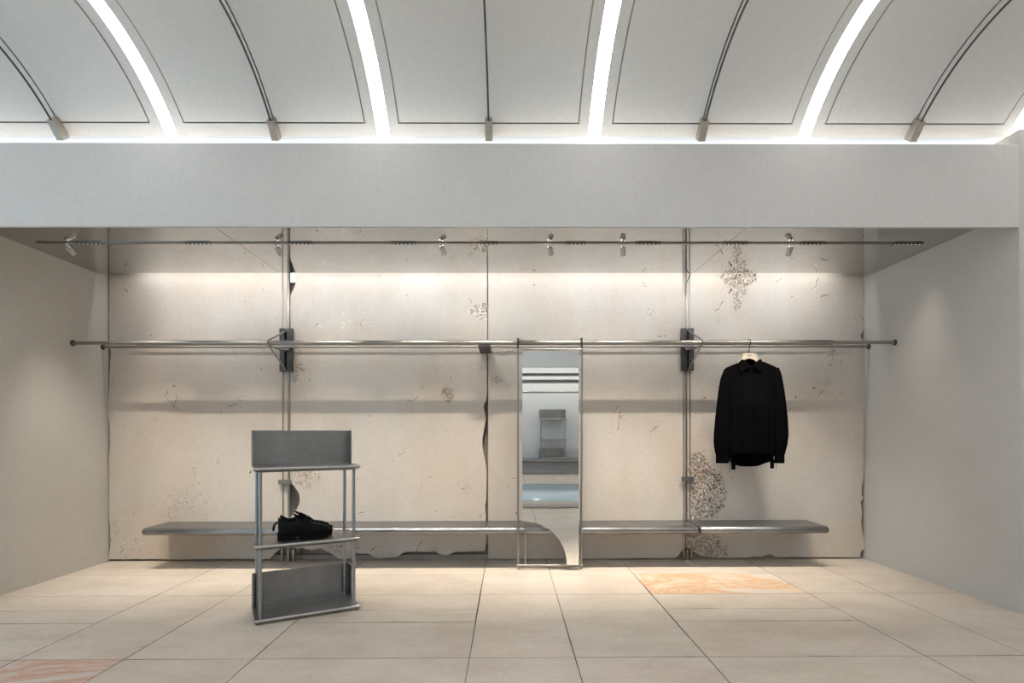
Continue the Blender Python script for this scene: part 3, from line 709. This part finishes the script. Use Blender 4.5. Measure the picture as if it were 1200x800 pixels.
# ------------------------------------------------------------------ hanger and shirt
YH = YF
def hp(px, py, dy=0.0):
    p = at(px, py, YH); return Vector((p.x, YH + dy, p.z))
t = thing('clothes_hanger', 'pale wooden hanger with dark hook holding the black shirt', 'hanger', hp(877.9, 417))
ho = [(871.6, 413.6), (884.6, 413.6), (887.3, 420.2), (892, 426.5), (905, 433), (904.6, 436), (889, 430), (884, 421.6), (877.6, 419.6), (871, 421.8), (866, 430), (854, 436), (854, 433), (864, 426.5), (868, 421)]
b = MB(); b.prism(ho, lambda a, c, d: tuple(hp(a, c, d)), -0.008, 0.008); b.build('shoulder_bar', M_hang, t)
b = MB()
hk = [hp(877.9, 414), hp(878, 409), hp(878.2, 406.8)]
cxp, czp = at(877.6, 402.7, YH).x, ZF
for k in range(11):
    a = -PI * 0.40 + (PI * 1.22) * k / 10
    hk.append(Vector((at(877.6, 402, YH).x + math.cos(a) * 0.0, YH, czp)) + Vector((0.006 * math.sin(a + 1.2), -math.cos(a) * 0.0265, math.sin(a) * 0.0265)))
b.tube(hk, 0.0042, 10); b.build('hook', M_hook, t)
b = MB(); x = 874.9
for w_ in (0.7, 0.5, 0.9, 0.6, 0.8, 0.5, 0.7):
    p, q = hp(x, 416.8, -0.0086), hp(x + w_ * 0.8, 416.1, -0.0086); b.box((p.x, p.y, p.z), (q.x, p.y + 0.0004, q.z)); x += w_ * 0.8 + 0.25
b.build('stamped_mark', M_mod, t)

t = thing('shirt', 'black long-sleeved collared shirt on the pale hanger', 'shirt', hp(879, 548))
def interp(T, v):
    for (a, va), (c, vc) in zip(T[:-1], T[1:]):
        if v <= c:
            u = (v - a) / (c - a); return va + (vc - va) * u
    return T[-1][1]
# body, as two shells joined at the sides, in survey pixels
lft = [(0, 850.5), (0.12, 851.5), (0.3, 853), (0.6, 853.5), (0.85, 853), (1, 854.5)]
rgt = [(0, 911), (0.12, 909.5), (0.3, 908), (0.6, 907.5), (0.85, 907.5), (1, 906.5)]
topl = [(-1, 430.8), (-0.72, 427.3), (-0.46, 424.2), (-0.36, 424.0), (-0.2, 429.0), (0, 431), (0.2, 429.0), (0.3, 423.5), (0.42, 423.8), (0.72, 427.5), (1, 431.2)]
topf = [(-1, 430.8), (-0.72, 427.3), (-0.46, 424.5), (-0.36, 424.5), (-0.2, 429), (0, 431.5), (0.2, 429), (0.3, 424.2), (0.42, 424), (0.72, 427.5), (1, 431.2)]
botf = [(-1, 534), (-0.6, 531.5), (0, 531), (0.6, 531.5), (1, 534)]
botb = [(-1, 540), (-0.8, 543.5), (-0.4, 546.5), (0, 547.4), (0.4, 546.6), (0.8, 542.5), (1, 540)]
b = MB()
NU, NVV = 56, 44
for side, tp, bt in ((-1, topf, botf), (1, topl, botb)):
    P = []
    for i in range(NU + 1):
        u = -1 + 2 * i / NU; row = []
        for j in range(NVV + 1):
            v = j / NVV
            y0, y1 = interp(tp, u), interp(bt, u)
            py = y0 + (y1 - y0) * v
            xl, xr = interp(lft, v), interp(rgt, v); px = (xl + xr) / 2 + u * (xr - xl) / 2
            dep = (0.022 + 0.05 * min(1, v * 2.2)) * max(0, 1 - u * u) ** 0.5
            fold = 0.012 * min(1, v * 1.5) * (math.sin(u * 9 + 0.6 + 0.8 * math.sin(v * 3)) + 0.6 * math.sin(u * 17 + 1.5 * v)) * (1 - u * u)
            row.append(tuple(hp(px, py, side * dep + fold)))
        P.append(row)
    b.grid(P, 0, True)
o = b.build('shirt_body', M_black, t)
sd = o.modifiers.new('cloth', 'SOLIDIFY'); sd.thickness = 0.003
def sleeve(path, name):
    b = MB(); P = []
    n = 20
    # path rows: (outer px, inner px, py, depth)
    def row_at(s):
        k = s * (len(path) - 1); i = min(int(k), len(path) - 2); u = k - i
        return [path[i][q] + (path[i + 1][q] - path[i][q]) * u for q in range(4)]
    for r in range(31):
        s = r / 30; xo, xi, py, dp = row_at(s); cx_ = (xo + xi) / 2; hw = (xi - xo) / 2
        ring_ = []
        for k in range(n + 1):
            a = 2 * PI * k / n
            wr = 1 + 0.06 * math.sin(3 * a + 14 * s) + 0.03 * math.sin(5 * a + 30 * s)
            ring_.append(tuple(hp(cx_ + hw * math.cos(a), py + (1.2 * math.cos(a) * (-1 if hw > 0 else 1) if s < 0.15 else 0), -0.004 + dp * math.sin(a) * wr)))
        P.append(ring_)
    b.grid(P, 0, True); b.add(P[0][:n], [list(range(n))]); b.add(P[-1][:n], [list(range(n))[::-1]])
    return b.build(name, M_black, t)
sleeve([(848.5, 858, 431, 0.010), (845, 857.5, 440, 0.032), (842.5, 857, 453, 0.038), (840.2, 856.5, 470, 0.040), (838, 856, 490, 0.042), (836.3, 855.5, 508, 0.042), (836, 855, 518, 0.040), (837.6, 854.5, 529, 0.034), (838.8, 854, 533, 0.030)], 'sleeve')
sleeve([(912.5, 903, 431.5, 0.010), (915.5, 903.5, 440, 0.032), (918, 904, 453, 0.038), (920.5, 904.5, 470, 0.040), (922.6, 905, 490, 0.042), (923.6, 906, 508, 0.042), (922.2, 906.5, 520, 0.040), (919.8, 907, 530, 0.034), (918.8, 907.5, 533, 0.030)], 'sleeve')
for (x0, x1) in ((838.6, 854.0), (907.4, 918.8)):
    b = MB(); P = []
    for py in (532, 533, 541.5, 542.5):
        w = 1.0 if 532.5 < py < 542 else 0.97
        P.append([tuple(hp((x0 + x1) / 2 + (x1 - x0) / 2 * w * math.cos(2 * PI * k / 18), py, -0.004 + 0.03 * w * math.sin(2 * PI * k / 18))) for k in range(19)])
    b.grid(P, 0, True); b.add(P[-1][:18], [list(range(18))]); b.build('cuff', M_black, t)
# collar: stand plus two folded leaves
b = MB(); P = []
for k in range(25):
    a = 2 * PI * k / 24; cx_ = 877.8 + 10.6 * math.cos(a); yy = 0.034 * math.sin(a)
    zt_ = 422.0 + (6.5 if math.sin(a) < 0 else 7.5) * abs(math.sin(a)) ** 0.7; zb = 432
    P.append([tuple(hp(cx_, zb, yy)), tuple(hp(cx_ * 0.995 + 877.8 * 0.005, zt_, yy * 0.9))])
b.grid(P, 0, True); b.build('collar_stand', M_black, t)
for lf in ([(866.6, 421.6), (871, 423.5), (876.2, 429.2), (871, 433.5), (865.6, 438), (863.8, 431), (864, 425)], [(889.2, 420.8), (884.5, 423.6), (879, 429.2), (884.5, 433), (890.2, 436.3), (891.6, 430), (891.4, 424)]):
    b = MB(); b.prism(lf, lambda a, c, d: tuple(hp(a, c, d - 0.030 - 0.022 * (1 - abs(a - 877.8) / 15) - 0.010 * max(0, (c - 424) / 12))), -0.003, 0.002); b.build('collar_leaf', M_black, t)
b = MB(); b.prism([(875.8, 430), (879.4, 430), (879.2, 530.5), (876, 530.5)], lambda a, c, d: tuple(hp(a, c, d - 0.036 - 0.042 * min(1, (c - 428) / 45))), -0.002, 0.001); b.build('placket', M_black, t)
for (pts) in ([(856.6, 538), (861.8, 538), (861.6, 550), (856.9, 550)], [(902.2, 538), (907, 538), (906.8, 548.8), (902.3, 548.8)]):
    b = MB(); b.prism(pts, lambda a, c, d: tuple(hp(a, c, d)), -0.006, -0.002); b.build('hem_tab', M_black, t)
for x, y in ((854.7, 553.4), (908.6, 550)):
    b = MB(); b.tube([hp(x + 1, 536, -0.01), hp(x, 545, -0.012), hp(x, y, -0.01)], 0.0022, 8); b.build('drawstring', M_dark, t)

# ------------------------------------------------------------------ the hall behind the viewpoint (seen in the mirror)
b = MB(); b.box((HALL_L, HALL_B - 0.12, 2.50), (HALL_R, HALL_B, 3.70)); struct(b.build('wall_front_upper', M_hall))
b = MB(); b.box((HALL_L, -4.35, 0), (HALL_R, -4.2, 2.8)); struct(b.build('wall_front', M_hall))
b = MB(); b.box((HALL_L, -4.35, 2.72), (HALL_R, HALL_B - 0.05, 2.80)); struct(b.build('ceiling_front', M_hall))
b = MB(); b.box((HALL_R, -4.35, 0), (HALL_R + 0.15, 3.8, 3.7)); struct(b.build('wall_hall_right', M_hall))
b = MB(); b.box((HALL_L - 0.15, 1.9, 0), (HALL_L, 3.8, 3.7)); b.box((HALL_L - 0.15, -4.35, 0), (HALL_L, -2.3, 3.7)); b.box((HALL_L - 0.15, -2.3, 2.7), (HALL_L, 1.9, 3.7)); struct(b.build('wall_hall_left', M_hall))
b = MB(); b.box((HALL_L + 0.2, -4.2, 0.30), (HALL_R - 0.2, -3.78, 0.37), bev=0.03)
tag(b.build('wall_bench', M_bench), 'far steel bench carrying a shelf unit, visible only in the mirror', 'bench')
su = shelf_unit('small grey shelf unit standing on a bench in the mirror reflection', (1.09, -3.95, 0.3705), PI)
for y, z, lb in ((-3.78, 2.0, 'pale curved rail reflected in the mirror just above the small shelf unit'), (-4.15, 2.47, 'dark bar reflected in the mirror, upper of the two'), (-4.15, 2.31, 'dark bar reflected in the mirror, lower of the two')):
    b = MB(); b.tube([(HALL_L + 0.01, y, z), (HALL_R - 0.01, y, z)], 0.024, 14); tag(b.build('clothes_rail', M_dark if z > 2 else M_steel), lb, 'clothes rail')
b = MB(); prof = [(0.0, 0.0), (0.98, 0.0), (1.0, 0.015), (1.0, 0.105), (0.985, 0.12), (0.0, 0.12)]
P = []
for k in range(49):
    a = 2 * PI * k / 48; P.append([(0.6 + r * 2.0 * math.cos(a), 0.25 + r * 1.1 * math.sin(a), z) for r, z in prof])
b.grid(P, 0, True); b.mi = [1 if j % 5 < 3 else 0 for j in range(len(b.f))]
tag(b.build('low_table', [M_blue, M_white]), 'low pale blue rounded table reflected near the bottom of the mirror', 'table')

# ------------------------------------------------------------------ light
def area(name, loc, rot, sx_, sy_, e, c, spread=180):
    l = bpy.data.lights.new(name, 'AREA'); l.shape = 'RECTANGLE'; l.size = sx_; l.size_y = sy_; l.energy = e; l.color = c; l.spread = math.radians(spread)
    o = bpy.data.objects.new(name, l); COL.objects.link(o); o.location = loc; o.rotation_euler = rot; return o
WARM = (1.0, 0.90, 0.775)
for i, (xa, xc) in enumerate(modx):
    area('module_lamp', ((xa + xc) / 2, YT, ZS - 0.016), (math.radians(13), 0, 0), xc - xa, 0.02, (5.4 if xc < 3 else 1.0), WARM, 64)
for p, d in spot_dirs:
    l = bpy.data.lights.new('spot_lamp', 'SPOT'); l.energy = 11; l.color = WARM; l.spot_size = math.radians(62); l.spot_blend = 0.8; l.shadow_soft_size = 0.012
    o = bpy.data.objects.new('spot_lamp', l); COL.objects.link(o); o.location = p; o.rotation_euler = d.to_track_quat('-Z', 'Y').to_euler()
area('wall_wash_fill', (-0.2, YT, ZS - 0.02), (math.radians(74), 0, 0), 6.4, 0.02, 10.5, (0.98, 0.985, 1.0), 72)  # long fill source added at the track to brighten the upper wall
# slot light between the soffit and the slabs
area('slot_lamp', (-0.18, 5.035, ZS + 0.16), (math.radians(16), 0, 0), 6.5, 0.03, 16, (1.0, 0.99, 0.97), 150)
# warm wash up onto the foot of the vault
area('vault_lamp', (-0.2, 3.735, 3.115), (math.radians(180 + 20), 0, 0), 9.5, 0.04, 8, (1.0, 0.90, 0.78))
# daylight from the open end of the hall
area('daylight', (HALL_L - 0.6, -0.2, 1.5), (0, math.radians(-90), 0), 2.7, 4.2, 135, (0.42, 0.74, 1.0))
area('far_niche_fill', (-0.5, -3.62, 2.70), (math.radians(-22), 0, 0), 8.0, 0.06, 58, (1.0, 0.96, 0.9))  # fill added to brighten the far niche as the mirror shows it

w = bpy.data.worlds.new('world'); SC.world = w; w.use_nodes = True
w.node_tree.nodes['Background'].inputs[0].default_value = (0.75, 0.85, 1.0, 1); w.node_tree.nodes['Background'].inputs[1].default_value = 0.3
